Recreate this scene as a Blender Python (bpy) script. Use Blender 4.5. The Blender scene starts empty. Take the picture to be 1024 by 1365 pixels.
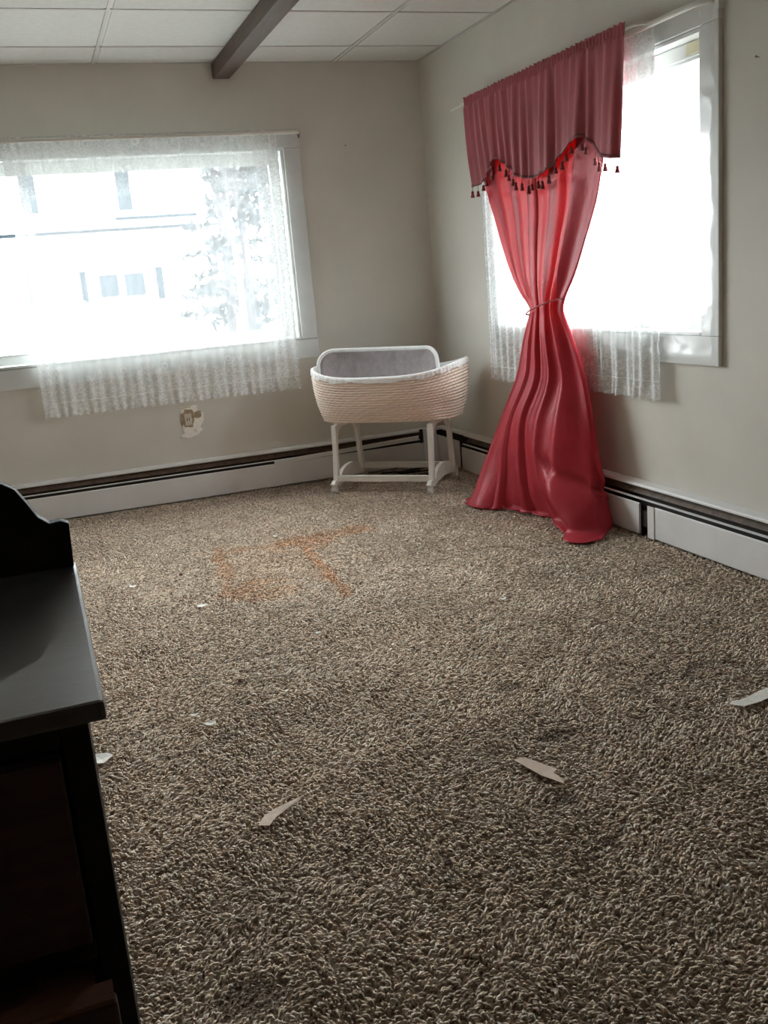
import bpy, bmesh, math, random
import numpy as np
from mathutils import Vector, Matrix

# ------------------------------------------------------------------ scene, camera, sky, exposure
scene = bpy.context.scene
C = scene.collection
vs = scene.view_settings
vs.view_transform = 'Standard'; vs.look = 'None'; vs.gamma = 1.0
vs.use_curve_mapping = False
vs.exposure = 0.0
scene.cycles.max_bounces = 14
scene.cycles.diffuse_bounces = 8
scene.cycles.transparent_max_bounces = 24
scene.cycles.sample_clamp_indirect = 6.0
scene.cycles.caustics_reflective = False
scene.cycles.caustics_refractive = False

YAW, PITCH, ROLL, CAM, FPX = 0.33348, 0.23817, -0.08545, Vector((-2.35314, -5.51338, 1.15356)), 1278.14
fwd = Vector((math.sin(YAW)*math.cos(PITCH), math.cos(YAW)*math.cos(PITCH), -math.sin(PITCH)))
rt0 = Vector((math.cos(YAW), -math.sin(YAW), 0)); up0 = rt0.cross(fwd)
rt = math.cos(ROLL)*rt0 + math.sin(ROLL)*up0
up = -math.sin(ROLL)*rt0 + math.cos(ROLL)*up0
cd = bpy.data.cameras.new('camera'); cam = bpy.data.objects.new('camera', cd); C.objects.link(cam)
mw = Matrix.Identity(4)
for i in range(3):
    mw[i][0], mw[i][1], mw[i][2], mw[i][3] = rt[i], up[i], -fwd[i], CAM[i]
cam.matrix_world = mw
cd.sensor_fit = 'VERTICAL'; cd.sensor_height = 36.0; cd.lens = FPX/1365.0*36.0
cd.clip_start = 0.02; cd.clip_end = 500
scene.camera = cam

SKY = 32.0
world = bpy.data.worlds.new('overcast_sky'); scene.world = world; world.use_nodes = True
bg = world.node_tree.nodes['Background']
bg.inputs['Color'].default_value = (0.94, 0.98, 1.0, 1); bg.inputs['Strength'].default_value = SKY

def portal(name, loc, rot, sx, sy):
    l = bpy.data.lights.new(name, 'AREA'); l.shape = 'RECTANGLE'; l.size = sx; l.size_y = sy
    l.cycles.is_portal = True
    o = bpy.data.objects.new(name, l); C.objects.link(o); o.location = loc; o.rotation_euler = rot
    return o
portal('window_portal', (-1.86, 0.17, 1.38), (math.radians(-90), 0, 0), 2.0, 1.08)
portal('window_portal', (0.17, -1.70, 1.38), (math.radians(-90), 0, math.radians(-90)), 1.68, 1.08)

RND = random.Random(7)
rng = np.random.default_rng(11)
PI = math.pi

# ------------------------------------------------------------------ material helpers
def new_mat(name):
    m = bpy.data.materials.new(name); m.use_nodes = True
    nt = m.node_tree; nt.nodes.clear()
    out = nt.nodes.new('ShaderNodeOutputMaterial')
    return m, nt, out
def N(nt, t, **kw):
    n = nt.nodes.new(t)
    for k, v in kw.items(): setattr(n, k, v)
    return n
def setin(n, **kw):
    for k, v in kw.items():
        n.inputs[k.replace('_', ' ')].default_value = v
def ramp(nt, fac, stops):
    r = N(nt, 'ShaderNodeValToRGB'); nt.links.new(fac, r.inputs['Fac'])
    e = r.color_ramp.elements
    while len(e) < len(stops): e.new(0.5)
    for i, (p, c) in enumerate(stops):
        e[i].position = p; e[i].color = (*c, 1) if len(c) == 3 else c
    return r.outputs['Color']
def math_(nt, op, a, b=None, c=None, clamp=False):
    n = N(nt, 'ShaderNodeMath', operation=op); n.use_clamp = clamp
    for i, v in enumerate((a, b, c)):
        if v is None: continue
        if isinstance(v, (int, float)): n.inputs[i].default_value = v
        else: nt.links.new(v, n.inputs[i])
    return n.outputs[0]
def P(name, col, rough=0.5, var=0.08, scale=8.0, bump=0.0, bscale=60.0, spec=0.5, metal=0.0, sheen=0.0, stretch=(1, 1, 1), coat=0.0):
    """painted / plain surface: principled with a little procedural colour wear and fine relief"""
    m, nt, out = new_mat(name)
    b = N(nt, 'ShaderNodeBsdfPrincipled')
    setin(b, Roughness=rough, Metallic=metal)
    b.inputs['Specular IOR Level'].default_value = spec
    b.inputs['Sheen Weight'].default_value = sheen
    b.inputs['Coat Weight'].default_value = coat
    tc = N(nt, 'ShaderNodeTexCoord'); mp = N(nt, 'ShaderNodeMapping')
    mp.inputs['Scale'].default_value = stretch
    nt.links.new(tc.outputs['Object'], mp.inputs['Vector'])
    no = N(nt, 'ShaderNodeTexNoise'); setin(no, Scale=scale, Detail=5.0, Roughness=0.6)
    nt.links.new(mp.outputs[0], no.inputs['Vector'])
    lo = tuple(max(0, c*(1-var)) for c in col); hi = tuple(min(1, c*(1+var)) for c in col)
    nt.links.new(ramp(nt, no.outputs['Fac'], [(0.3, lo), (0.7, hi)]), b.inputs['Base Color'])
    if bump:
        n2 = N(nt, 'ShaderNodeTexNoise'); setin(n2, Scale=bscale, Detail=4.0)
        nt.links.new(mp.outputs[0], n2.inputs['Vector'])
        bp = N(nt, 'ShaderNodeBump'); setin(bp, Strength=bump, Distance=0.004)
        nt.links.new(n2.outputs['Fac'], bp.inputs['Height']); nt.links.new(bp.outputs[0], b.inputs['Normal'])
    nt.links.new(b.outputs[0], out.inputs['Surface'])
    return m

def clear_mat(name, tint, gloss_rough, fmin, fmax, bump=0.0, bscale=20):
    m, nt, out = new_mat(name)
    t = N(nt, 'ShaderNodeBsdfTransparent'); t.inputs['Color'].default_value = (*tint, 1)
    g = N(nt, 'ShaderNodeBsdfGlossy'); setin(g, Roughness=gloss_rough)
    lw = N(nt, 'ShaderNodeLayerWeight'); setin(lw, Blend=0.25)
    mr = N(nt, 'ShaderNodeMapRange'); setin(mr, To_Min=fmin, To_Max=fmax)
    nt.links.new(lw.outputs['Fresnel'], mr.inputs['Value'])
    mx = N(nt, 'ShaderNodeMixShader')
    nt.links.new(mr.outputs[0], mx.inputs[0]); nt.links.new(t.outputs[0], mx.inputs[1]); nt.links.new(g.outputs[0], mx.inputs[2])
    if bump:
        tc = N(nt, 'ShaderNodeTexCoord'); no = N(nt, 'ShaderNodeTexNoise'); setin(no, Scale=bscale, Detail=2.0, Distortion=1.2)
        nt.links.new(tc.outputs['Object'], no.inputs['Vector'])
        bp = N(nt, 'ShaderNodeBump'); setin(bp, Strength=bump, Distance=0.01)
        nt.links.new(no.outputs['Fac'], bp.inputs['Height']); nt.links.new(bp.outputs[0], g.inputs['Normal'])
        nt.links.new(bp.outputs[0], lw.inputs['Normal'])
    nt.links.new(mx.outputs[0], out.inputs['Surface'])
    return m

def cloth_mat(name, col, tcol, tw, rough, spec, weave=900, sheen=0.3):
    m, nt, out = new_mat(name)
    b = N(nt, 'ShaderNodeBsdfPrincipled'); setin(b, Roughness=rough)
    b.inputs['Specular IOR Level'].default_value = spec; b.inputs['Sheen Weight'].default_value = sheen
    b.inputs['Specular Tint'].default_value = (1.0, 0.42, 0.44, 1)
    b.inputs['Sheen Roughness'].default_value = 0.4
    uv = N(nt, 'ShaderNodeTexCoord')
    no = N(nt, 'ShaderNodeTexNoise'); setin(no, Scale=5.0, Detail=6.0)
    nt.links.new(uv.outputs['Object'], no.inputs['Vector'])
    nt.links.new(ramp(nt, no.outputs['Fac'], [(0.3, tuple(c*0.86 for c in col)), (0.7, tuple(min(1, c*1.12) for c in col))]), b.inputs['Base Color'])
    n2 = N(nt, 'ShaderNodeTexNoise'); setin(n2, Scale=38.0, Detail=3.0, Distortion=0.6)
    nt.links.new(uv.outputs['Object'], n2.inputs['Vector'])
    bp = N(nt, 'ShaderNodeBump'); setin(bp, Strength=0.25, Distance=0.006)
    nt.links.new(n2.outputs['Fac'], bp.inputs['Height']); nt.links.new(bp.outputs[0], b.inputs['Normal'])
    t = N(nt, 'ShaderNodeBsdfTranslucent'); t.inputs['Color'].default_value = (*tcol, 1)
    mx = N(nt, 'ShaderNodeMixShader'); mx.inputs[0].default_value = tw
    nt.links.new(b.outputs[0], mx.inputs[1]); nt.links.new(t.outputs[0], mx.inputs[2])
    nt.links.new(mx.outputs[0], out.inputs['Surface'])
    return m

def lace_mat(name, net):
    """net curtain: fine open net, dense floral border (attribute 'border'), rings of rosettes in the field"""
    m, nt, out = new_mat(name)
    uv = N(nt, 'ShaderNodeUVMap'); uv.uv_map = 'UVMap'
    at = N(nt, 'ShaderNodeAttribute'); at.attribute_name = 'border'
    L = nt.links.new
    # floral scrolls
    no = N(nt, 'ShaderNodeTexNoise'); setin(no, Scale=24.0, Detail=1.5, Distortion=2.6); L(uv.outputs[0], no.inputs['Vector'])
    scroll = math_(nt, 'LESS_THAN', math_(nt, 'ABSOLUTE', math_(nt, 'SUBTRACT', no.outputs['Fac'], 0.5)), 0.052)
    vo = N(nt, 'ShaderNodeTexVoronoi'); setin(vo, Scale=30.0, Randomness=0.8); L(uv.outputs[0], vo.inputs['Vector'])
    petal = math_(nt, 'LESS_THAN', vo.outputs['Distance'], 0.22)
    floral = math_(nt, 'MAXIMUM', scroll, petal)
    dense = math_(nt, 'MULTIPLY', floral, at.outputs['Fac'])
    # rosettes in the field
    v2 = N(nt, 'ShaderNodeTexVoronoi'); setin(v2, Scale=5.2, Randomness=0.25); L(uv.outputs[0], v2.inputs['Vector'])
    ring = math_(nt, 'LESS_THAN', math_(nt, 'ABSOLUTE', math_(nt, 'SUBTRACT', v2.outputs['Distance'], 0.075)), 0.022)
    pat = math_(nt, 'MAXIMUM', dense, math_(nt, 'MULTIPLY', ring, 0.9))
    a = math_(nt, 'ADD', net, math_(nt, 'MULTIPLY', at.outputs['Fac'], 0.26))
    alpha = math_(nt, 'ADD', a, math_(nt, 'MULTIPLY', pat, 0.24), clamp=True)
    t = N(nt, 'ShaderNodeBsdfTransparent')
    d = N(nt, 'ShaderNodeBsdfDiffuse'); d.inputs['Color'].default_value = (0.90, 0.92, 0.92, 1)
    tr = N(nt, 'ShaderNodeBsdfTranslucent'); tr.inputs['Color'].default_value = (0.80, 0.84, 0.85, 1)
    m1 = N(nt, 'ShaderNodeMixShader'); m1.inputs[0].default_value = 0.11; L(d.outputs[0], m1.inputs[1]); L(tr.outputs[0], m1.inputs[2])
    m2 = N(nt, 'ShaderNodeMixShader'); L(alpha, m2.inputs[0]); L(t.outputs[0], m2.inputs[1]); L(m1.outputs[0], m2.inputs[2])
    L(m2.outputs[0], out.inputs['Surface'])
    return m

# ------------------------------------------------------------------ materials
M = {}
M['wall'] = P('painted_plaster', (0.66, 0.635, 0.575), 0.75, 0.05, 2.2, 0.12, 45, 0.25)
M['unseen_wall'] = P('darkened_unseen_wall', (0.24, 0.17, 0.12), 0.6, 0.2, 6, 0.1, 40, 0.3, stretch=(4, 4, .3))  # invented dark surface for the unseen walls, cuts the bounce light
M['ceil_tile'] = P('mineral_fibre_tile', (0.70, 0.70, 0.67), 0.9, 0.04, 30, 0.5, 160, 0.1)
M['grid'] = P('ceiling_grid_metal', (0.60, 0.585, 0.555), 0.5, 0.05, 10)
M['beam'] = P('stained_beam_wood', (0.085, 0.058, 0.042), 0.55, 0.25, 14, 0.25, 50, 0.35, stretch=(6, .5, 6))
M['white_paint'] = P('white_window_paint', (0.78, 0.79, 0.77), 0.4, 0.04, 9, 0.1, 40)
M['casing'] = P('white_casing_paint', (0.74, 0.75, 0.73), 0.45, 0.06, 7, 0.15, 40)
M['heater'] = P('heater_enamel', (0.80, 0.80, 0.79), 0.42, 0.05, 6, 0.05, 30)
M['heater_in'] = P('heater_dark_interior', (0.035, 0.028, 0.024), 0.7, 0.4, 20, 0.2, 60)
M['heater_fin'] = P('heater_fin_rust', (0.13, 0.09, 0.065), 0.6, 0.4, 30, 0.2, 60)
M['rod'] = P('rod_enamel', (0.74, 0.72, 0.66), 0.35, 0.05, 12)
M['bracket'] = P('bracket_dark_metal', (0.12, 0.10, 0.08), 0.5, 0.2, 20)
M['glass'] = clear_mat('window_glass', (0.97, 0.985, 0.985), 0.02, 0.02, 0.5)
M['film'] = clear_mat('plastic_film', (0.965, 0.97, 0.97), 0.28, 0.03, 0.20, 0.25, 9)
M['lace'] = lace_mat('lace_net', 0.36)
M['drape'] = cloth_mat('red_satin', (0.42, 0.036, 0.050), (0.92, 0.003, 0.012), 0.16, 0.40, 0.26, sheen=0.0)
M['valance'] = cloth_mat('red_satin_valance', (0.30, 0.075, 0.085), (0.85, 0.05, 0.08), 0.06, 0.5, 0.22, sheen=0.06)
M['trim_red'] = cloth_mat('dull_red_trim', (0.20, 0.055, 0.06), (0.5, 0.05, 0.06), 0.06, 0.6, 0.3)
M['tassel'] = cloth_mat('tassel_yarn', (0.22, 0.05, 0.055), (0.5, 0.05, 0.06), 0.05, 0.75, 0.2)
M['dresser'] = P('dark_stained_dresser', (0.016, 0.014, 0.013), 0.5, 0.35, 12, 0.12, 40, 0.25, stretch=(1, 6, 6))
M['dresser_top'] = P('dresser_top_varnish', (0.03, 0.029, 0.03), 0.36, 0.3, 12, 0.06, 40, 1.0, stretch=(1, 6, 6), coat=0.6)
M['drawer'] = P('dark_mahogany_drawer', (0.042, 0.016, 0.011), 0.42, 0.3, 10, 0.12, 40, 0.4, stretch=(1, 6, 6))
M['drawer_edge'] = P('lit_edge_wood', (0.13, 0.062, 0.038), 0.55, 0.25, 14, 0.1, 40, 0.3, stretch=(1, 6, 6))  # paler drawer wood; light on the top edge is put into the colour
M['knob'] = P('dull_brass', (0.10, 0.07, 0.035), 0.4, 0.2, 20, metal=0.8)
M['wicker'] = P('cream_wicker', (0.86, 0.74, 0.655), 0.65, 0.07, 60, 0.15, 300, 0.25)
M['stand'] = P('cream_painted_wood', (0.88, 0.85, 0.80), 0.45, 0.06, 12, 0.06, 40)
M['liner'] = P('white_cotton', (0.88, 0.89, 0.88), 0.9, 0.05, 25, 0.4, 90, 0.1, sheen=0.2)
M['hood_net'] = P('grey_hood_fabric', (0.40, 0.36, 0.36), 0.85, 0.12, 30, 0.5, 120, 0.15)
M['caster'] = P('white_caster_plastic', (0.80, 0.80, 0.78), 0.4, 0.04, 20)
M['dark_rubber'] = P('black_rubber', (0.015, 0.015, 0.015), 0.55, 0.3, 20)
M['cardboard'] = P('tan_card', (0.78, 0.62, 0.50), 0.8, 0.08, 30, 0.2, 80)
M['paper'] = P('white_paper', (0.90, 0.87, 0.80), 0.8, 0.05, 30, 0.2, 80)
M['shiny'] = P('clear_bead', (0.85, 0.85, 0.85), 0.1, 0.02, 20)
M['brown_bit'] = P('dark_brown_crumb', (0.10, 0.05, 0.035), 0.7, 0.3, 80, 0.3, 120)
M['string'] = P('pale_string', (0.66, 0.62, 0.54), 0.8, 0.06, 30)
M['plaster_torn'] = P('torn_plaster', (0.36, 0.27, 0.18), 0.9, 0.35, 60, 0.8, 70)
M['socket'] = P('old_socket_plate', (0.62, 0.55, 0.45), 0.6, 0.2, 40, 0.4, 60)
M['siding'] = P('white_siding', (0.80, 0.80, 0.80), 0.7, 0.04, 2)
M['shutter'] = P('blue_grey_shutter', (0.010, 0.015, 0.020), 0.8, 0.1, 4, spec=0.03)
M['house_glass'] = P('far_window_glass', (0.015, 0.02, 0.025), 0.6, 0.2, 3, spec=0.05)
M['roofing'] = P('grey_shingle', (0.16, 0.17, 0.18), 0.9, 0.2, 6)
M['ground'] = P('pale_winter_ground', (0.52, 0.53, 0.52), 0.95, 0.2, 0.3)
M['bark'] = P('grey_bark', (0.05, 0.047, 0.05), 0.9, 0.2, 10, spec=0.05)
M['needle'] = P('grey_green_foliage', (0.035, 0.04, 0.044), 0.9, 0.3, 6, spec=0.05)

# ------------------------------------------------------------------ mesh helpers
class MB:
    def __init__(s): s.v = []; s.f = []
    def add(s, vs_, fs):
        o = len(s.v); s.v += [tuple(v) for v in vs_]; s.f += [tuple(i+o for i in f) for f in fs]; return s
    def box(s, x0, x1, y0, y1, z0, z1):
        x0, x1 = sorted((x0, x1)); y0, y1 = sorted((y0, y1)); z0, z1 = sorted((z0, z1))
        v = [(x0,y0,z0),(x1,y0,z0),(x1,y1,z0),(x0,y1,z0),(x0,y0,z1),(x1,y0,z1),(x1,y1,z1),(x0,y1,z1)]
        return s.add(v, [(3,2,1,0),(4,5,6,7),(0,1,5,4),(1,2,6,5),(2,3,7,6),(3,0,4,7)])
    def prism(s, poly, axis, a, b):
        """poly: 2D points in the two remaining axes (in order), extruded along axis a..b"""
        n = len(poly); v = []
        for t in (a, b):
            for p in poly:
                c = list(p); c.insert(axis, t); v.append(tuple(c))
        f = [tuple(range(n-1, -1, -1)), tuple(range(n, 2*n))]
        f += [(i, (i+1) % n, n+(i+1) % n, n+i) for i in range(n)]
        return s.add(v, f)
    def tube(s, pts, r, n=8, rb=None, cap=True):
        pts = [Vector(p) for p in pts]; rings = []
        ref = None
        for i, p in enumerate(pts):
            d = (pts[min(i+1, len(pts)-1)] - pts[max(i-1, 0)]).normalized()
            if ref is None:
                ref = Vector((0, 0, 1)) if abs(d.z) < 0.9 else Vector((1, 0, 0))
            a = d.cross(ref); a.normalize(); b = a.cross(d).normalized(); ref = b
            ra = r[i] if isinstance(r, (list, tuple)) else r
            rbb = (rb if rb is not None else ra)
            rings.append([p + a*math.cos(2*PI*k/n)*ra + b*math.sin(2*PI*k/n)*rbb for k in range(n)])
        v = [q for ring in rings for q in ring]; f = []
        for i in range(len(pts)-1):
            for k in range(n):
                f.append((i*n+k, i*n+(k+1) % n, (i+1)*n+(k+1) % n, (i+1)*n+k))
        if cap:
            f.append(tuple(range(n-1, -1, -1))); f.append(tuple(range((len(pts)-1)*n, len(pts)*n)))
        return s.add(v, f)
    def lathe(s, prof, c, n=12):
        """prof: (r, z) list around the vertical axis at c"""
        v = []; f = []
        for r, z in prof:
            for k in range(n):
                v.append((c[0]+r*math.cos(2*PI*k/n), c[1]+r*math.sin(2*PI*k/n), c[2]+z))
        for i in range(len(prof)-1):
            for k in range(n):
                f.append((i*n+k, i*n+(k+1) % n, (i+1)*n+(k+1) % n, (i+1)*n+k))
        f.append(tuple(range(n-1, -1, -1))); f.append(tuple(range((len(prof)-1)*n, len(prof)*n)))
        return s.add(v, f)
    def grid(s, P2, closed=False):
        """P2: rows of points -> quads"""
        R_, K = len(P2), len(P2[0]); v = [p for row in P2 for p in row]; f = []
        for i in range(R_-1):
            for k in range(K if closed else K-1):
                f.append((i*K+k, i*K+(k+1) % K, (i+1)*K+(k+1) % K, (i+1)*K+k))
        return s.add(v, f)
    def build(s, name, mat, parent=None, smooth=False, bevel=0.0, solid=0.0, loc=(0, 0, 0)):
        me = bpy.data.meshes.new(name); me.from_pydata(s.v, [], s.f); me.update()
        if bevel:
            bm = bmesh.new(); bm.from_mesh(me)
            bmesh.ops.bevel(bm, geom=list(bm.edges), offset=bevel, segments=2, affect='EDGES', profile=0.6, clamp_overlap=True)
            bm.to_mesh(me); bm.free()
        if smooth:
            me.polygons.foreach_set('use_smooth', [True]*len(me.polygons))
        me.materials.append(M[mat] if isinstance(mat, str) else mat)
        o = bpy.data.objects.new(name, me); C.objects.link(o); o.location = loc
        if parent: o.parent = parent
        if solid:
            md = o.modifiers.new('thickness', 'SOLIDIFY'); md.thickness = solid; md.offset = 0
        return o
def tag(o, label, cat, group=None):
    o['label'] = label; o['category'] = cat
    if group: o['group'] = group
    return o
def struct(o): o['kind'] = 'structure'; return o
def empty(name, loc=(0, 0, 0), rz=0.0):
    o = bpy.data.objects.new(name, None); C.objects.link(o); o.location = loc; o.rotation_euler = (0, 0, rz)
    o.empty_display_size = 0.1; return o
def copy_mesh(o, name, parent, loc):
    c = o.copy(); c.name = name; C.objects.link(c); c.parent = parent; c.location = loc; return c
def interp(xs, ys, x):
    return float(np.interp(x, xs, ys))
def catmull(keys, t):
    """keys: list of (t, vec) sorted by t; smooth interpolation (monotone-ish catmull)"""
    n = len(keys)
    if t <= keys[0][0]: return np.array(keys[0][1], float)
    if t >= keys[-1][0]: return np.array(keys[-1][1], float)
    for i in range(n-1):
        if keys[i][0] <= t <= keys[i+1][0]: break
    p1, p2 = np.array(keys[i][1], float), np.array(keys[i+1][1], float); t1, t2 = keys[i][0], keys[i+1][0]
    m1 = (p2-np.array(keys[i-1][1], float))/(t2-keys[i-1][0]) if i > 0 else (p2-p1)/(t2-t1)
    m2 = (np.array(keys[i+2][1], float)-p1)/(keys[i+2][0]-t1) if i+2 < n else (p2-p1)/(t2-t1)
    h = t2-t1; s = (t-t1)/h
    return (2*s**3-3*s**2+1)*p1+(s**3-2*s**2+s)*h*m1+(-2*s**3+3*s**2)*p2+(s**3-s**2)*h*m2

H = 2.35
XL, YF = -4.3, -7.0           # left wall, wall behind the camera
WT = 0.15                      # wall thickness
W1 = (-2.85, -0.865, 0.85, 1.905)   # window 1 opening: x0 x1 z0 z1
W2 = (-2.525, -0.87, 0.85, 1.905)   # window 2 opening: y0 y1 z0 z1

# ------------------------------------------------------------------ room shell
m = MB()
m.box(XL-WT, W1[0], 0, WT, 0, H); m.box(W1[1], WT, 0, WT, 0, H)
m.box(W1[0], W1[1], 0, WT, 0, W1[2]); m.box(W1[0], W1[1], 0, WT, W1[3], H)
struct(m.build('wall_back', 'wall'))
m = MB()
m.box(0, WT, YF-WT, W2[0], 0, H); m.box(0, WT, W2[1], 0, 0, H)
m.box(0, WT, W2[0], W2[1], 0, W2[2]); m.box(0, WT, W2[0], W2[1], W2[3], H)
struct(m.build('wall_right', 'wall'))
struct(MB().box(XL-WT, XL, YF-WT, 0, 0, H).build('wall_left', 'unseen_wall'))
struct(MB().box(XL, 0, YF-WT, YF, 0, H).build('wall_front', 'unseen_wall'))

# carpet base
def carpet_mats():
    m, nt, out = new_mat('carpet_backing')
    b = N(nt, 'ShaderNodeBsdfPrincipled'); setin(b, Roughness=0.95); b.inputs['Specular IOR Level'].default_value = 0.1
    tc = N(nt, 'ShaderNodeTexCoord'); no = N(nt, 'ShaderNodeTexNoise'); setin(no, Scale=110.0, Detail=4.0, Roughness=0.7)
    nt.links.new(tc.outputs['Object'], no.inputs['Vector'])
    nt.links.new(ramp(nt, no.outputs['Fac'], [(0.35, (0.36, 0.28, 0.21)), (0.65, (0.62, 0.50, 0.39))]), b.inputs['Base Color'])
    bp = N(nt, 'ShaderNodeBump'); setin(bp, Strength=0.8, Distance=0.01)
    nt.links.new(no.outputs['Fac'], bp.inputs['Height']); nt.links.new(bp.outputs[0], b.inputs['Normal'])
    nt.links.new(b.outputs[0], out.inputs['Surface'])
    m2, nt, out = new_mat('carpet_yarn')
    b = N(nt, 'ShaderNodeBsdfPrincipled'); setin(b, Roughness=0.9); b.inputs['Specular IOR Level'].default_value = 0.15
    b.inputs['Sheen Weight'].default_value = 0.15
    at = N(nt, 'ShaderNodeAttribute'); at.attribute_name = 'tint'
    nt.links.new(at.outputs['Color'], b.inputs['Base Color']); nt.links.new(b.outputs[0], out.inputs['Surface'])
    return m, m2
M['carpet'], M['yarn'] = carpet_mats()
floor = struct(MB().box(XL-WT, WT, YF-WT, WT, -0.05, 0).build('floor', 'carpet'))

def vnoise(x, y, cell, seed):
    """smooth value noise on numpy arrays"""
    r = np.random.default_rng(seed).random((256, 256))
    gx, gy = x/cell+100.0, y/cell+100.0
    ix, iy = np.floor(gx).astype(int), np.floor(gy).astype(int); fx, fy = gx-ix, gy-iy
    fx = fx*fx*(3-2*fx); fy = fy*fy*(3-2*fy)
    a = r[ix % 256, iy % 256]; b = r[(ix+1) % 256, iy % 256]; c = r[ix % 256, (iy+1) % 256]; d = r[(ix+1) % 256, (iy+1) % 256]
    return (a*(1-fx)+b*fx)*(1-fy)+(c*(1-fx)+d*fx)*fy
def seg_dist(x, y, pts):
    best = np.full_like(x, 9.0)
    for (ax, ay), (bx, by) in zip(pts[:-1], pts[1:]):
        t = np.clip(((x-ax)*(bx-ax)+(y-ay)*(by-ay))/((bx-ax)**2+(by-ay)**2), 0, 1)
        best = np.minimum(best, np.hypot(x-ax-t*(bx-ax), y-ay-t*(by-ay)))
    return best
def sstep(a, b, x):
    t = np.clip((x-a)/(b-a), 0, 1); return t*t*(3-2*t)

def carpet_pile():
    sp = 0.0078
    X, Y = np.meshgrid(np.arange(-2.78, -0.03, sp), np.arange(-4.80, -0.03, sp))
    x = (X+rng.uniform(-.6, .6, X.shape)*sp).ravel(); y = (Y+rng.uniform(-.6, .6, X.shape)*sp).ravel()
    keep = ~((x < -2.36) & (y < -4.33) & (y > -4.75))
    x, y = x[keep], y[keep]; n = len(x)
    # dents pressed in the pile
    dent = np.zeros(n)
    dent = np.maximum(dent, (1-sstep(0.008, 0.022, np.abs(np.hypot((x+0.70), (y+3.47))-0.085)))*(y > -3.475))   # ring left by a chair leg
    for (cx, cy, r) in ((-1.242, -3.245, .034), (-1.27, -3.565, .045), (-1.405, -3.834, .03), (-2.18, -4.122, .06), (-1.92, -2.81, .02)):
        dent = np.maximum(dent, 1-sstep(r*0.5, r, np.hypot((x-cx)*0.75, y-cy)))
    for pts in (((-2.30, -3.02), (-2.10, -2.92)), ((-2.20, -3.20), (-2.02, -3.15)), ((-1.95, -2.62), (-1.7, -2.64)), ((-1.5, -4.05), (-1.35, -3.98))):
        dent = np.maximum(dent, (1-sstep(0.004, 0.014, seg_dist(x, y, pts)))*0.8)
    flow = (vnoise(x, y, 0.05, 3)-0.5)*3.4+(vnoise(x, y, 0.22, 4)-0.5)*3.0
    az = -0.35+flow*.6+rng.normal(0, 0.35, n)+PI*(rng.random(n) < 0.35)
    lean = np.clip(rng.normal(1.10, 0.2, n), 0.5, 1.4)
    ln = rng.uniform(0.012, 0.019, n)*(1-0.45*dent)
    rad = rng.uniform(0.0022, 0.0034, n)
    dx, dy = np.cos(az)*np.sin(lean), np.sin(az)*np.sin(lean); dz = np.cos(lean)
    base = np.stack([x, y, np.zeros(n)], 1)
    p1 = base+np.stack([dx*0.40, dy*0.40, dz*0.65+0.16], 1)*ln[:, None]
    bend = rng.normal(0, 0.35, n)
    p2 = p1+np.stack([np.cos(az+bend)*0.62, np.sin(az+bend)*0.62, dz*0.10-0.05*rng.random(n)], 1)*ln[:, None]
    p2[:, 2] = np.maximum(p2[:, 2], 0.002)
    V = np.empty((n, 7, 3), np.float32)
    sx, sy = -np.sin(az), np.cos(az)
    for k in range(3):
        a = 2*PI*k/3+0.5
        off = np.stack([sx*np.cos(a)*rad, sy*np.cos(a)*rad, np.sin(a)*rad*0.8], 1)
        V[:, k] = base+off; V[:, 3+k] = p1+off*1.15
    V[:, 6] = p2
    T = []
    for k in range(3):
        j = (k+1) % 3
        T += [(k, j, 3+j), (k, 3+j, 3+k), (3+k, 3+j, 6)]
    T = np.array(T, np.int32)
    F = (np.arange(n, dtype=np.int32)[:, None, None]*7+T[None]).reshape(-1, 3)
    # yarn colour: heathered browns, rust stain, patchy soiling, darker dents
    g = rng.random(n)
    c0, c1, c2 = np.array([.50, .385, .285]), np.array([.84, .685, .53]), np.array([.96, .855, .725])
    col = np.where((g < .30)[:, None], c0, np.where((g < .84)[:, None], c1, c2))*rng.uniform(.78, 1.16, n)[:, None]
    big = vnoise(x, y, 0.45, 8)*.6+vnoise(x, y, 0.16, 9)*.4
    col *= (0.86+0.28*big)[:, None]
    st = np.zeros(n)
    wob = (vnoise(x, y, 0.07, 21)-.5)*.05
    for pts, w, s in ((((-1.688, -1.234), (-1.735, -1.665)), .030, .62), (((-1.735, -1.665), (-1.777, -2.011)), .022, .45),
                      (((-1.669, -1.278), (-1.50, -1.352), (-1.328, -1.335)), .035, .40), (((-1.40, -1.335), (-1.20, -1.31), (-1.03, -1.28)), .075, .62),
                      (((-1.335, -1.45), (-1.36, -1.871), (-1.382, -2.183)), .028, .75), (((-1.767, -1.934), (-1.639, -1.84), (-1.58, -1.86)), .06, .55),
                      (((-1.70, -2.02), (-1.575, -2.0)), .055, .45), (((-1.30, -1.45), (-1.25, -1.40)), .05, .5)):
        st = np.maximum(st, s*(1-sstep(w*.55, w*1.5, seg_dist(x+wob, y+wob*1.4, pts))))
    inside = (x > -1.76) & (x < -1.36) & (y < -1.3) & (y > -2.0)
    st = np.maximum(st, inside*0.16*vnoise(x, y, .12, 30))
    st *= (0.55+0.75*vnoise(x, y, 0.035, 23))
    st = np.clip(st*.9, 0, .9)[:, None]
    col = col*(1-st)+col*np.array([.92, .56, .30])*1.02*st
    soil_dents = sstep(.62, .85, vnoise(x, y, 0.30, 41))*.06+dent*.5  # patchy soiling; dents are also darkened in the yarn colour
    for cx, cy, r in ((-2.18, -4.122, .05), (-1.405, -3.834, .03), (-1.242, -3.245, .03)):
        soil_dents = np.maximum(soil_dents, .42*(1-sstep(r*.4, r, np.hypot((x-cx)*.7, y-cy))))
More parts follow.
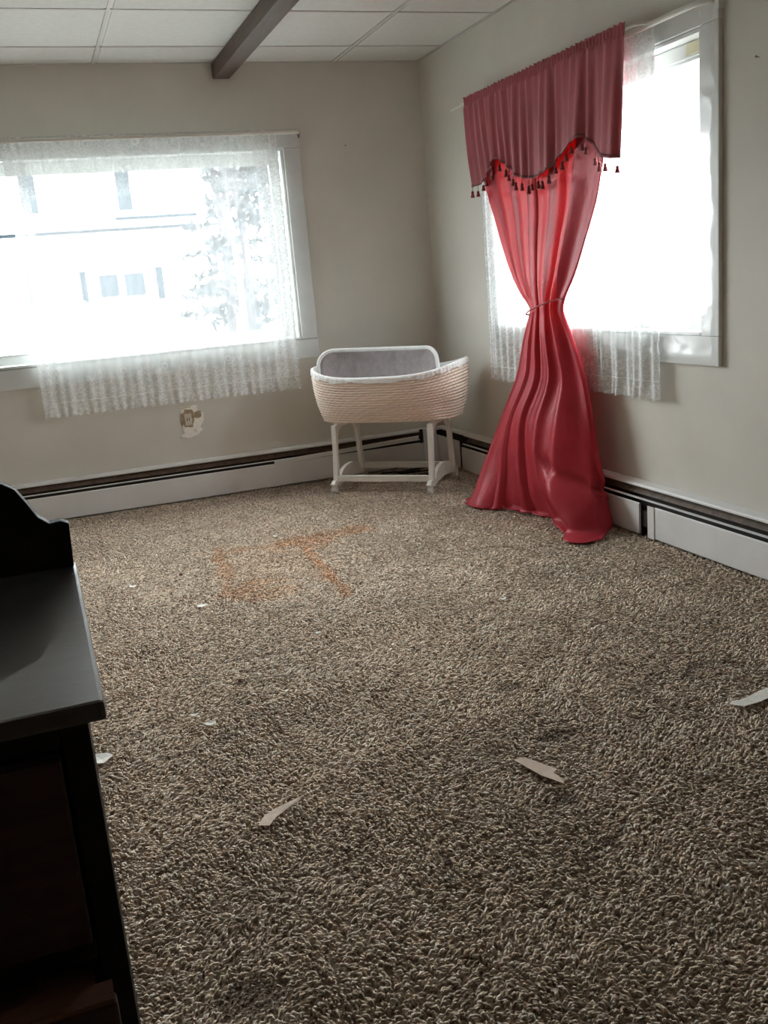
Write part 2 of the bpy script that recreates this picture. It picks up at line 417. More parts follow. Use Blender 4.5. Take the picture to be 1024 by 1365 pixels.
    col *= (1-np.clip(soil_dents, 0, .85))[:, None]
    me = bpy.data.meshes.new('carpet_pile')
    me.vertices.add(n*7); me.vertices.foreach_set('co', V.ravel())
    me.loops.add(F.size); me.loops.foreach_set('vertex_index', F.ravel())
    me.polygons.add(len(F)); me.polygons.foreach_set('loop_start', np.arange(0, F.size, 3, dtype=np.int32))
    me.update(calc_edges=True)
    ca = me.attributes.new('tint', 'FLOAT_COLOR', 'POINT')
    full = np.ones((n, 7, 4), np.float32); full[:, :, :3] = col[:, None, :]
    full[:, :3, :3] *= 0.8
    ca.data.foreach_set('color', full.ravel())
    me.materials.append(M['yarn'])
    o = bpy.data.objects.new('carpet_pile', me); C.objects.link(o); o.parent = floor; o['kind'] = 'stuff'
    o['label'] = 'brown heathered looped carpet pile with rust stain'
carpet_pile()

# ceiling: slab, tee bars, lay-in tiles
ceil = struct(MB().box(XL-WT, WT, YF-WT, WT, H+0.02, H+0.12).build('ceiling', 'grid'))
ylines = [0.0, -0.346]+[-0.346-0.628*k for k in range(1, 11)]+[YF]
xlines = [XL, -3.125, -1.82, -0.517, 0.0]
tile_cache = {}
for i in range(len(ylines)-1):
    for j in range(len(xlines)-1):
        y1, y0 = ylines[i]-0.005, ylines[i+1]+0.005; x0, x1 = xlines[j]+0.006, xlines[j+1]-0.006
        w, d = round(x1-x0, 4), round(y1-y0, 4)
        if w < .02 or d < .02: continue
        if (w, d) not in tile_cache:
            a, b = w/2, d/2
            mb = MB().box(-a, a, -b, b, 0.004, 0.019)
            mb.box(-a+.012, a-.012, -b+.012, b-.012, 0.0, 0.004)
            tile_cache[(w, d)] = mb.build('ceiling_tile', 'ceil_tile', ceil, loc=((x0+x1)/2, (y0+y1)/2, H))
        else:
            copy_mesh(tile_cache[(w, d)], 'ceiling_tile', ceil, ((x0+x1)/2, (y0+y1)/2, H))
for yl in ylines[1:-1]:
    MB().box(XL, 0, yl-.010, yl+.010, H-.002, H+.0035).build('grid_bar', 'grid', ceil)
for xl in xlines[1:-1]:
    MB().box(xl-.008, xl+.008, YF, 0, H-.0015, H+.0032).build('grid_bar', 'grid', ceil)
MB().box(XL, 0, -0.012, 0, H-.004, H+.0035).build('edge_bar', 'grid', ceil)
MB().box(-.012, 0, YF, -0.012, H-.004, H+.0035).build('edge_bar', 'grid', ceil)

# ceiling beam
b = MB().box(-1.205, -1.115, -6.95, -0.001, 2.268, 2.346).build('ceiling_beam', 'beam', bevel=0.004)
tag(b, 'dark brown wooden beam running across the white tiled ceiling', 'beam')

# ------------------------------------------------------------------ windows
def window(name, to, a0, a1, z0, z1):
    """to(a, depth, z) -> world; a along the wall, depth positive outwards"""
    root = struct(empty(name, to((a0+a1)/2, 0, z0)))
    inv = Vector(root.location)
    def box(nm, mt, p0, p1, bevel=0.003, parent=root):
        q0, q1 = to(*p0), to(*p1)
        mb = MB().box(q0[0]-inv[0], q1[0]-inv[0], q0[1]-inv[1], q1[1]-inv[1], q0[2]-inv[2], q1[2]-inv[2])
        return mb.build(nm, mt, parent, bevel=bevel)
    cw = 0.10
    # casing boards on the room side
    box('casing_board', 'casing', (a0-cw, -.020, z0-.11), (a1+cw, -.0005, z0-.002))
    box('casing_board', 'casing', (a0-cw, -.020, z1+.002), (a1+cw, -.0005, z1+.085))
    box('casing_board', 'casing', (a0-cw, -.019, z0-.001), (a0-.004, -.0005, z1+.001))
    box('casing_board', 'casing', (a1+.004, -.019, z0-.001), (a1+cw, -.0005, z1+.001))
    # jamb liners
    t = .014
    box('jamb', 'white_paint', (a0+.001, -.024, z0+.001), (a1-.001, .13, z0+t), .002)
    box('jamb', 'white_paint', (a0+.001, -.010, z1-t), (a1-.001, .13, z1-.001), .002)
    box('jamb', 'white_paint', (a0+.001, -.010, z0+t+.001), (a0+t, .13, z1-t-.001), .002)
    box('jamb', 'white_paint', (a1-t, -.010, z0+t+.001), (a1-.001, .13, z1-t-.001), .002)
    # sash
    s0, s1, sz0, sz1 = a0+t+.002, a1-t-.002, z0+t+.002, z1-t-.002
    w = .052
    sash = box('sash', 'white_paint', (s0, .050, sz0), (s1, .085, sz0+w*.85), .004)
    box('sash_rail', 'white_paint', (s0, .050, sz1-w), (s1, .085, sz1), .004)
    box('sash_stile', 'white_paint', (s0, .051, sz0+w*.85+.001), (s0+w, .085, sz1-w-.001), .004)
    box('sash_stile', 'white_paint', (s1-w, .051, sz0+w*.85+.001), (s1, .085, sz1-w-.001), .004)
    box('glazing_bead', 'white_paint', (s0+w, .056, sz0+w*.85), (s1-w, .064, sz0+w*.85+.012), .002)
    box('glazing_bead', 'white_paint', (s0+w, .056, sz1-w-.012), (s1-w, .064, sz1-w), .002)
    box('pane', 'glass', (s0+w+.0005, .066, sz0+w*.85+.0005), (s1-w-.0005, .070, sz1-w-.0005), 0)
    # clear shrink film taped over the casing, wrinkled along its edges
    na, nz = 90, 60
    rows = []
    f0, f1, fz0, fz1 = a0-cw*.93, a1+cw*.93, z0-.105, z1+.07
    for iz in range(nz+1):
        row = []
        for ia in range(na+1):
            aa = f0+(f1-f0)*ia/na; zz = fz0+(fz1-fz0)*iz/nz
            e = min(aa-f0, f1-aa, zz-fz0, fz1-zz)
            k = math.exp(-max(0, e-.02)/.05)
            wr = .0022*math.sin(aa*41+3*math.sin(zz*9))*math.sin(zz*37+2.2*math.sin(aa*13))+.0016*math.sin((aa*.6+zz)*150+3*math.sin(aa*27))
            dd = -.027-.001-(wr+.004)*k*(1 if e > .004 else .2)
            q = to(aa, dd, zz); row.append((q[0]-inv[0], q[1]-inv[1], q[2]-inv[2]))
        rows.append(row)
    MB().grid(rows).build('plastic_film', 'film', root, smooth=True)
    return root
window('window_1', lambda a, d, z: (a, d, z), W1[0], W1[1], W1[2], W1[3])
w2 = window('window_2', lambda a, d, z: (d, a, z), W2[0], W2[1], W2[2], W2[3])
M['tape'] = P('yellowed_tape', (0.66, 0.60, 0.36), 0.5, 0.1, 30)
MB().box(.0475, .0495, -2.455, -2.365, 1.846, 1.884).build('tape_patch', 'tape', w2, loc=tuple(-Vector(w2.location)))

# ------------------------------------------------------------------ baseboard heaters
# profile in (depth, z), depth into the room
def heater(name, to, a0, a1, panels, label, endcaps=True):
    root = tag(empty(name, to((a0+a1)/2, 0, 0)), label, 'heater'); L0 = Vector(root.location)
    def prof(nm, mt, poly, b0, b1, bevel=0):
        v = []; n = len(poly)
        for a in (b0, b1):
            for d, z in poly:
                q = Vector(to(a, d, z))-L0; v.append(tuple(q))
        f = [tuple(range(n-1, -1, -1)), tuple(range(n, 2*n))]+[(i, (i+1) % n, n+(i+1) % n, n+i) for i in range(n)]
        mb = MB(); mb.add(v, f); o = mb.build(nm, mt, root, bevel=bevel)
        bm = bmesh.new(); bm.from_mesh(o.data); bmesh.ops.recalc_face_normals(bm, faces=bm.faces); bm.to_mesh(o.data); bm.free()
        return o
    prof('back_plate', 'heater_in', [(.002, .004), (.007, .004), (.007, .205), (.002, .205)], a0, a1)
    prof('top_cover', 'heater', [(.001, .220), (.001, .232), (.044, .226), (.047, .222), (.047, .215), (.0445, .215), (.043, .219)], a0, a1)
    prof('element_pipe', 'heater_in', [(.012, .050), (.052, .050), (.052, .120), (.012, .120)], a0+.02, a1-.02)
    prof('damper', 'heater_fin', [(.010, .204), (.036, .180), (.038, .182), (.012, .207)], a0+.01, a1-.01)
    prof('support_lip', 'heater', [(.050, .1685), (.060, .1665), (.060, .170), (.050, .172)], a0, a1)
    for (p0, p1) in panels:
        o = prof('front_panel', 'heater', [(.056, .020), (.063, .016), (.066, .020), (.066, .148), (.062, .152), (.056, .150)], p0, p1)
    return root, prof
HB, prof_b = heater('baseboard_heater', lambda a, d, z: (a, -d, z), XL+.02, -0.15, [(XL+.02, -0.15)],
                    'long white baseboard heater under the wide lace-curtained window')
HR, prof_r = heater('baseboard_heater', lambda a, d, z: (-d, a, z), -6.9, -0.40, [(-2.178, -0.40), (-6.9, -2.286)],
                    'white baseboard heater along the right wall behind the red drape')
prof_r('joint_cover', 'heater', [(.0665, .016), (.070, .016), (.070, .152), (.0665, .152)], -2.286, -2.243)
# inside-corner covers of the two heaters
MB().box(-.194, -.174, -.080, -.067, .150, .236).build('end_cap', 'heater_in', HB, loc=tuple(-Vector(HB.location)), bevel=.004)
cor = tag(empty('corner_cover', (-.1, -.1, 0)), 'white heater corner cover pieces standing in the room corner', 'heater cover')
def cpart(nm, mb, mt='heater', bevel=.0015): return mb.build(nm, mt, cor, bevel=bevel, loc=(.1, .1, 0))
cpart('cover_plate', MB().box(-.172, -.084, -.080, -.073, .012, .236))
cpart('cover_plate', MB().prism([(-.0835, -.070), (-.070, -.0835), (-.075, -.0885), (-.0885, -.075)], 2, .012, .190))
cpart('cover_plate', MB().box(-.076, -.069, -.39, -.090, .030, .187))
cpart('cover_top', MB().box(-.145, -.002, -.045, -.002, .217, .230))
cpart('cover_top', MB().box(-.045, -.002, -.39, -.0475, .217, .230))
cpart('cover_back', MB().box(-.145, -.009, -.008, -.002, .004, .205), 'heater_in', 0)
cpart('cover_back', MB().box(-.008, -.002, -.39, -.0105, .004, .205), 'heater_in', 0)

# loose damper strip hanging off the back heater
def loose_strip():
    a, b_ = Vector((-1.12, -.0755, .160)), Vector((-.205, -.0755, .185))
    d = (b_-a).normalized(); nz = Vector((0, 1, 0)).cross(d)*-1
    mb = MB(); v = []
    for p, w in ((a, .011), (b_, .013)):
        for dy, dn in ((-.004, -w), (.003, -w), (.003, w), (.0, w*1.12), (-.004, w*.9)):
            v.append(tuple(p+Vector((0, dy, 0))+Vector((0, 0, 1))*dn))
    n = 5
    mb.add(v, [(4, 3, 2, 1, 0), (5, 6, 7, 8, 9)]+[(i, (i+1) % n, n+(i+1) % n, n+i) for i in range(n)])
    o = mb.build('loose_strip', 'heater')
    tag(o, 'loose white metal strip hanging slanted on the heater behind the bassinet', 'metal strip')
loose_strip()

# ------------------------------------------------------------------ curtain rods
r = tag(empty('curtain_rod', (-1.84, 0, 1.975)), 'thin white curtain rod above the wide left window', 'curtain rod')
o_ = -Vector(r.location)
MB().tube([(-2.95, 0, 1.978), (-2.95, -.070, 1.978), (-2.93, -.076, 1.978), (-1.85, -.076, 1.978), (-.80, -.076, 1.978), (-.775, -.070, 1.978), (-.765, -.025, 1.978), (-.765, -.001, 1.978)], .0035, 8, rb=.010).build('rod', 'rod', r, smooth=True, loc=o_)
MB().box(-.772, -.758, -.020, -.0005, 1.955, 1.992).box(-.7725, -.7575, -.030, -.020, 1.968, 1.990).build('bracket', 'bracket', r, bevel=.002, loc=o_)
MB().box(-2.957, -2.943, -.020, -.0005, 1.955, 1.992).build('bracket', 'bracket', r, bevel=.002, loc=o_)
r = tag(empty('curtain_rod', (0, -1.6, 1.975)), 'white curtain rod with curved end carrying the lace on the right window', 'curtain rod')
o_ = -Vector(r.location)
MB().tube([(-.001, -.70, 1.972), (-.040, -.70, 1.972), (-.048, -.715, 1.972), (-.048, -1.5, 1.972), (-.048, -2.50, 1.972), (-.046, -2.55, 1.972), (-.036, -2.59, 1.970), (-.018, -2.615, 1.968), (-.001, -2.618, 1.966)], .0035, 8, rb=.011).build('rod', 'rod', r, smooth=True, loc=o_)
MB().box(-.024, -.0005, -2.632, -2.606, 1.935, 1.990).build('bracket', 'casing', r, bevel=.003, loc=o_)
r = tag(empty('curtain_rod', (0, -1.4, 1.985)), 'slim white rod carrying the red valance, tip showing at its left', 'curtain rod')
o_ = -Vector(r.location)
MB().tube([(-.080, -.575, 1.978), (-.082, -.60, 1.980), (-.084, -.80, 1.982), (-.084, -2.24, 1.982), (-.060, -2.26, 1.982), (-.001, -2.265, 1.982)], [.002, .004, .006, .006, .006, .005], 8).build('rod', 'rod', r, smooth=True, loc=o_)
MB().box(-.082, -.0005, -.705, -.695, 1.9885, 1.997).build('bracket', 'rod', r, loc=o_)

# ------------------------------------------------------------------ lace curtains
def lace(name, to, a0, a1, ztop, zb, zseam, label, seed, dense_left, dense_right, waves=14, amp=.010, rise=0.0, field=0.0, gap=.040):
    """sheet from the rod to the seam plus a gathered ruffle below; a runs from a0 to a1"""
    R_ = random.Random(seed); W = abs(a1-a0)
    na, nz = max(40, int(W/.0075)), 60
    ph = [R_.uniform(0, 6.28) for _ in range(6)]
    def off(a, k):
        t = a/W
        return amp*k*(math.sin(2*PI*waves*t+ph[0]+1.3*math.sin(5*t+ph[1]))*.7+.5*math.sin(2*PI*waves*2.3*t+ph[2]))
    root = tag(empty(name, to((a0+a1)/2, 0, zb)), label, 'lace curtain', 'white lace curtains'); L0 = Vector(root.location)
    def sheet(nm, z0, z1, ruffle):
        rows = []; uvs = []; bor = []
        nn = nz if not ruffle else 10
        for iz in range(nn+1):
            t = iz/nn; row = []
            for ia in range(na+1):
                s = ia/na; a = s*W; z = z0+(z1-z0)*t+rise*s
                k = .35+.65*min(1, (ztop-z)/.5) if not ruffle else 1.0
                d = gap+off(a, k)
                if ruffle:
                    d += .006*(1-t)*math.sin(2*PI*waves*3.1*s+ph[3])+.004*(1-t)
                    z += (1-t)*(.004*math.sin(2*PI*waves*2.1*s+ph[4]))
                elif z > ztop-.045:
                    d += .004*math.sin(a*160)
                x = a0+(a1-a0)*s
                if ia == na and not ruffle: x += .006*math.sin(z*95)      # scalloped free edge
                q = Vector(to(x, d, z))-L0; row.append(tuple(q)); uvs.append((a+seed*3.7, z))
                fr = .10
                bl = max(0, 1-a/dense_left) if dense_left else 0
                br = 1.0 if (dense_right and W-a < dense_right) else 0
                hem = 1.0 if z < zseam+.12+.02*math.sin(a*25) else 0.0
                topb = .5 if z > ztop-.30 else 0
                bor.append(max(1.0 if bl > 0 else 0, br, hem, topb if not ruffle else 0, 1 if ruffle else 0, field))
            rows.append(row)
        o = MB().grid(rows).build(nm, 'lace', root, smooth=True)
        me = o.data; ul = me.uv_layers.new(name='UVMap')
        idx = np.empty(len(me.loops), np.int32); me.loops.foreach_get('vertex_index', idx)
        ul.data.foreach_set('uv', np.array(uvs, np.float32)[idx].ravel())
        at = me.attributes.new('border', 'FLOAT', 'POINT'); at.data.foreach_set('value', np.array(bor, np.float32))
        return o
    sheet('lace_sheet', zseam, ztop, False)
    sheet('lace_ruffle', zb, zseam-.0015, True)
    # stitched seam cord
    pts = []
    for ia in range(0, na+1, 2):
        s = ia/na; q = Vector(to(a0+(a1-a0)*s, gap+.0015+off(s*W, 1), zseam+rise*s))-L0; pts.append(tuple(q))
    MB().tube(pts, .0016, 5).build('seam', 'liner', root, smooth=True)
    return root
back = lambda a, d, z: (a, -d, z)
right = lambda a, d, z: (-d, a, z)
lace('lace_curtain', back, -2.335, -0.91, 1.995, .575, .650, 'wide white lace curtain across the left window with a ruffled hem', 3, .10, .14, 12, .008, gap=.072)
lace('lace_curtain', right, -0.80, -1.885, 1.985, .575, .645, 'white lace curtain half hidden behind the red drape', 5, .26, .10, 13, .011, 0.02)
lace('lace_curtain', right, -1.90, -2.30, 1.985, .592, .665, 'narrow white lace panel right of the red drape, scalloped edge', 8, 0, .20, 3, .014, -.002)

# ------------------------------------------------------------------ red valance with tassels
def valance():
    y0, y1 = -.775, -2.195
    root = tag(empty('red_valance', (-.084, (y0+y1)/2, 1.53)), 'dusky red satin valance with scalloped tasselled hem', 'valance'); L0 = Vector(root.location)
    W = y0-y1
    def hem(s):
        ks = [(0, 1.563), (.08, 1.575), (.14, 1.620), (.20, 1.665), (.25, 1.648), (.31, 1.606), (.40, 1.555), (.483, 1.537), (.56, 1.542), (.61, 1.557), (.704, 1.614), (.76, 1.640), (.80, 1.645), (.85, 1.613), (.89, 1.565), (.94, 1.540), (1, 1.527)]
        return float(catmull([(a, [b]) for a, b in ks], s)[0])
    def fold(s, z):
        k = min(1, max(0, (2.0-z)/.30))
        f = .012*math.sin(2*PI*11*s+.8*math.sin(7*s))+.009*math.sin(2*PI*23*s+1.0+1.5*math.sin(4*s))
        f2 = .007*math.sin(2*PI*5.5*s+.7)+.005*math.sin(2*PI*17*s)
        return (1-k)*.3*f+k*(.42*f+f2)
    ny, nz = 260, 44
    rows = []
    for iz in range(nz+1):
        row = []
        for iy in range(ny+1):
            s = iy/ny; h = hem(s); t = iz/nz
            z = 2.006+(h-2.006)*t
            y = y0-W*s-(.10 if s < .5 else -.025)*(t**1.5)*abs(s-.5)*2
            d = .098+.004*(t < .1)*math.sin(2*PI*60*s)+fold(s, z)+.016*t
            if z > 1.965: d = .096+.003*math.sin(2*PI*58*s)+.0015*math.sin(2*PI*131*s)
            if iz == 0: d += .004*math.sin(2*PI*41*s)
            row.append(tuple(Vector((-d, y, z+.003*math.sin(2*PI*37*s)*(iz == 0)))-L0))
        rows.append(row)
    MB().grid(rows).build('cloth', 'valance', root, smooth=True, solid=.0012)
    # hem band following the last rows
    band = []
    for iy in range(ny+1):
        a, b = Vector(rows[-1][iy]), Vector(rows[-3][iy])
        u = (b-a).normalized()
        band.append([tuple(a+Vector((-.0026, 0, -.001))), tuple(a+Vector((-.0026, 0, 0))+u*.013)])
    MB().grid(band).build('hem_band', 'trim_red', root, smooth=True, solid=.0016)
    # tassels on threads
    n = 27; proto = None
    for i in range(n):
        s = (i+.5)/n+RND.uniform(-.007, .007); iy = int(s*ny); p = Vector(rows[-1][iy])
        ln = RND.uniform(.018, .034)
        MB().tube([tuple(p), tuple(p+Vector((-.004, RND.uniform(-.003, .003), -ln)))], .0012, 5).build('thread', 'tassel', root)
        q = p+Vector((-.004, 0, -ln))
        if proto is None:
            mb = MB(); mb.lathe([(.002, 0), (.0065, -.003), (.0075, -.008), (.0055, -.012), (.0065, -.013), (.009, -.022), (.0105, -.031), (.009, -.033)], (0, 0, 0), 9)
            proto = mb.build('tassel', 'tassel', root, smooth=True, loc=q)
        else: copy_mesh(proto, 'tassel', root, q).scale = (1, 1, RND.uniform(.85, 1.15))
valance()

# ------------------------------------------------------------------ red drape, tied at mid height, pooling on the carpet
def drape():
    root = tag(empty('red_drape', (-.15, -1.55, 0)), 'long red satin drape tied in the middle, pooling on the carpet', 'drape'); L0 = Vector(root.location)
    U = [0, .15, .35, .6, .8, .92, 1]
    def line(ya, yb, xa, xb, bulge=0.0):
        return [(xa+(xb-xa)*u-bulge*math.sin(PI*u), ya+(yb-ya)*u) for u in U]
    rows_k = [
        (1.965, line(-.80, -2.10, -.060, -.060)),
        (1.75, line(-.84, -2.07, -.060, -.060)),
        (1.57, line(-.90, -2.00, -.062, -.062, .004)),
        (1.41, line(-1.00, -1.945, -.068, -.062, .010)),
        (1.25, line(-1.10, -1.86, -.078, -.070, .020)),
        (1.10, line(-1.215, -1.775, -.088, -.080, .030)),
        (1.01, line(-1.315, -1.705, -.095, -.088, .030)),
        (.955, line(-1.385, -1.680, -.100, -.090, .034)),
        (.90, line(-1.370, -1.71, -.104, -.092, .036)),
        (.78, line(-1.330, -1.80, -.118, -.097, .040)),
        (.64, line(-1.29, -1.870, -.140, -.098, .045)),
        (.45, [(-.18, -1.228), (-.200, -1.28), (-.215, -1.42), (-.210, -1.60), (-.19, -1.78), (-.14, -1.87), (-.105, -1.930)]),
        (.30, [(-.22, -1.165), (-.245, -1.235), (-.240, -1.41), (-.230, -1.62), (-.23, -1.80), (-.16, -1.91), (-.102, -1.955)]),
        (.17, [(-.27, -1.135), (-.300, -1.24), (-.255, -1.43), (-.235, -1.66), (-.275, -1.86), (-.19, -2.00), (-.098, -1.985)]),
        (.09, [(-.305, -1.125), (-.350, -1.27), (-.268, -1.44), (-.220, -1.69), (-.270, -1.93), (-.205, -2.04), (-.090, -2.00)]),
        (.03, [(-.350, -1.135), (-.395, -1.30), (-.275, -1.45), (-.205, -1.73), (-.270, -2.00), (-.20, -2.07), (-.082, -2.01)]),
    ]
    keys = [(2.0-z, np.array(r).ravel()) for z, r in rows_k]
    nu, nv = 320, 150
    def sst(a, b, x):
        t = min(1, max(0, (x-a)/(b-a))); return t*t*(3-2*t)
    def section(z):
        """folded path of the cloth: list of (u across, w out of the plane), with overlapping pleats"""
        top = sst(.80, 1.15, z)                     # 1 above the tie
        low = 1-sst(.80, 1.0, z)
        d = .016+.006*sst(.95, 1.3, z)-.010*sst(1.45, 1.75, z)+.014*low
        pl = [(.06, .095*top+.004, d*.9), (.24, .080*top+.010, d), (.40, .030+.032*top, d*1.1), (.47, .030*low+.006, d*.8), (.60, .055*top+.022, d), (.73, .010+.030*low, d*.8)]
        k = [(0, .004)]
        for u, h, dd in pl:
            k += [(u+h, 0.0), (u, dd*.5), (u+h+.018, dd), (u+h+.045, dd*.55)]
        flap = .17*top+.03
        k += [(.90, .004), (1.0, 0.0), (1.0+.004, .006), (1.0-flap, .020-.008*sst(1.5, 1.75, z))]
        k = np.array(k, float)
        # order keeps the overlap; resample by arc length and round the creases
        seg = np.hypot(np.diff(k[:, 0]), np.diff(k[:, 1])*1.5); L = np.concatenate([[0], np.cumsum(seg)])
        # fixed parameter per knot so rows line up
        t = np.linspace(0, 1, nu+1); kt = L/L[-1]
        uu, ww = np.interp(t, kt, k[:, 0]), np.interp(t, kt, k[:, 1])
        ker = np.exp(-.5*(np.arange(-9, 10)/2.3)**2); ker /= ker.sum()
        pad = lambda a: np.convolve(np.pad(a, 9, mode='edge'), ker, 'valid')
        return pad(uu), pad(ww)
    zs = [1.965-(1.965-.03)*(i/nv) for i in range(nv+1)]
    P2 = []
    for z in zs:
        c = catmull(keys, 2.0-z).reshape(-1, 2)
        cl = [(U[i], c[i]) for i in range(len(U))]
        uu, ww = section(z)
        row = []
        for k in range(nu+1):
            u = uu[k]
            uc = min(1, max(0, u))
            p = catmull(cl, uc); e = .01
            a_, b_ = catmull(cl, max(0, uc-e)), catmull(cl, min(1, uc+e))
            t_ = b_-a_; t_ = t_/(np.linalg.norm(t_)+1e-9)
            p = p+t_*(u-uc)
            nrm = np.array([t_[1], -t_[0]])
            if nrm[0] > 0 and abs(t_[1]) > .3: nrm = -nrm
            soft = (.006 if z < 1.5 else .003)*math.sin(2*PI*5*uc+1.2+.8*math.sin(2.2*z))*(1 if uc > .3 or z > 1 else .4)
            cre = .013*(.6-abs(math.sin(10*uc+7.5*z+.6)))*min(1, max(0, .62-z)/.35)*sst(.28, .55, uc)
            cre += .010*(.6-abs(math.sin(13*z-9*uc+.4)))*min(1, max(0, .34-z)/.2)*sst(.55, .75, uc)
            cre += .006*(.6-abs(math.sin(9*uc-6*z)))*min(1, max(0, .5-z)/.3)*(1-sst(.2, .4, uc))
            diag = -.030*math.exp(-((z-.20-.35*(.92-uc))/.035)**2)*sst(.66, .76, uc)*(z < .42)
            p = p+nrm*(ww[k]+soft+cre+diag)
            x = min(p[0], -.074 if z < .26 else -.056 if z > 1.0 else -.062)
            row.append([x, p[1], z])
        P2.append(row)
    # hem settling and spreading flat over the carpet
    last = P2[-1]; uu, _ = section(.03)
    for j, (grow, zz) in enumerate(((.25, .022), (.5, .019), (.75, .018), (1.0, .018))):
        row = []
        for k in range(nu+1):
            u = min(1, max(0, uu[k]))
            # outward travel of the hem: a small lip, a wide tongue at the right front
            tongue = sst(.58, .70, u)*(1-sst(.93, 1.0, u))
            dx = -.022*(1-sst(.5, .6, u))-.075*tongue
            dy = .02*(1-sst(0, .2, u))-.10*tongue
            p = np.array(last[k][:2])+np.array([dx, dy])*grow
            row.append([min(p[0], -.074), p[1], zz+.005*math.sin(2*PI*6*u+1.3*j)*(1 if j < 3 else .3)*(1-.5*tongue)+.002])
        P2.append(row)
    rows = [[tuple(Vector(p)-L0) for p in row] for row in P2]
    MB().grid(rows).build('cloth', 'drape', root, smooth=True, solid=.0012)
    # cord tie
    loop = []
    ya, yb = -1.398, -1.686
    for k in range(41):
        t = 2*PI*k/40
        yy = (ya+yb)/2+math.cos(t)*(ya-yb)/2
        xx = -.112-(.052 if math.sin(t) > 0 else .036)*math.sin(t)
        zz = .965-.035*math.cos(t)
        loop.append(tuple(Vector((xx-.006, yy, zz))-L0))
    MB().tube(loop, .0035, 6, cap=False).build('tie_cord', 'valance', root, smooth=True)
drape()

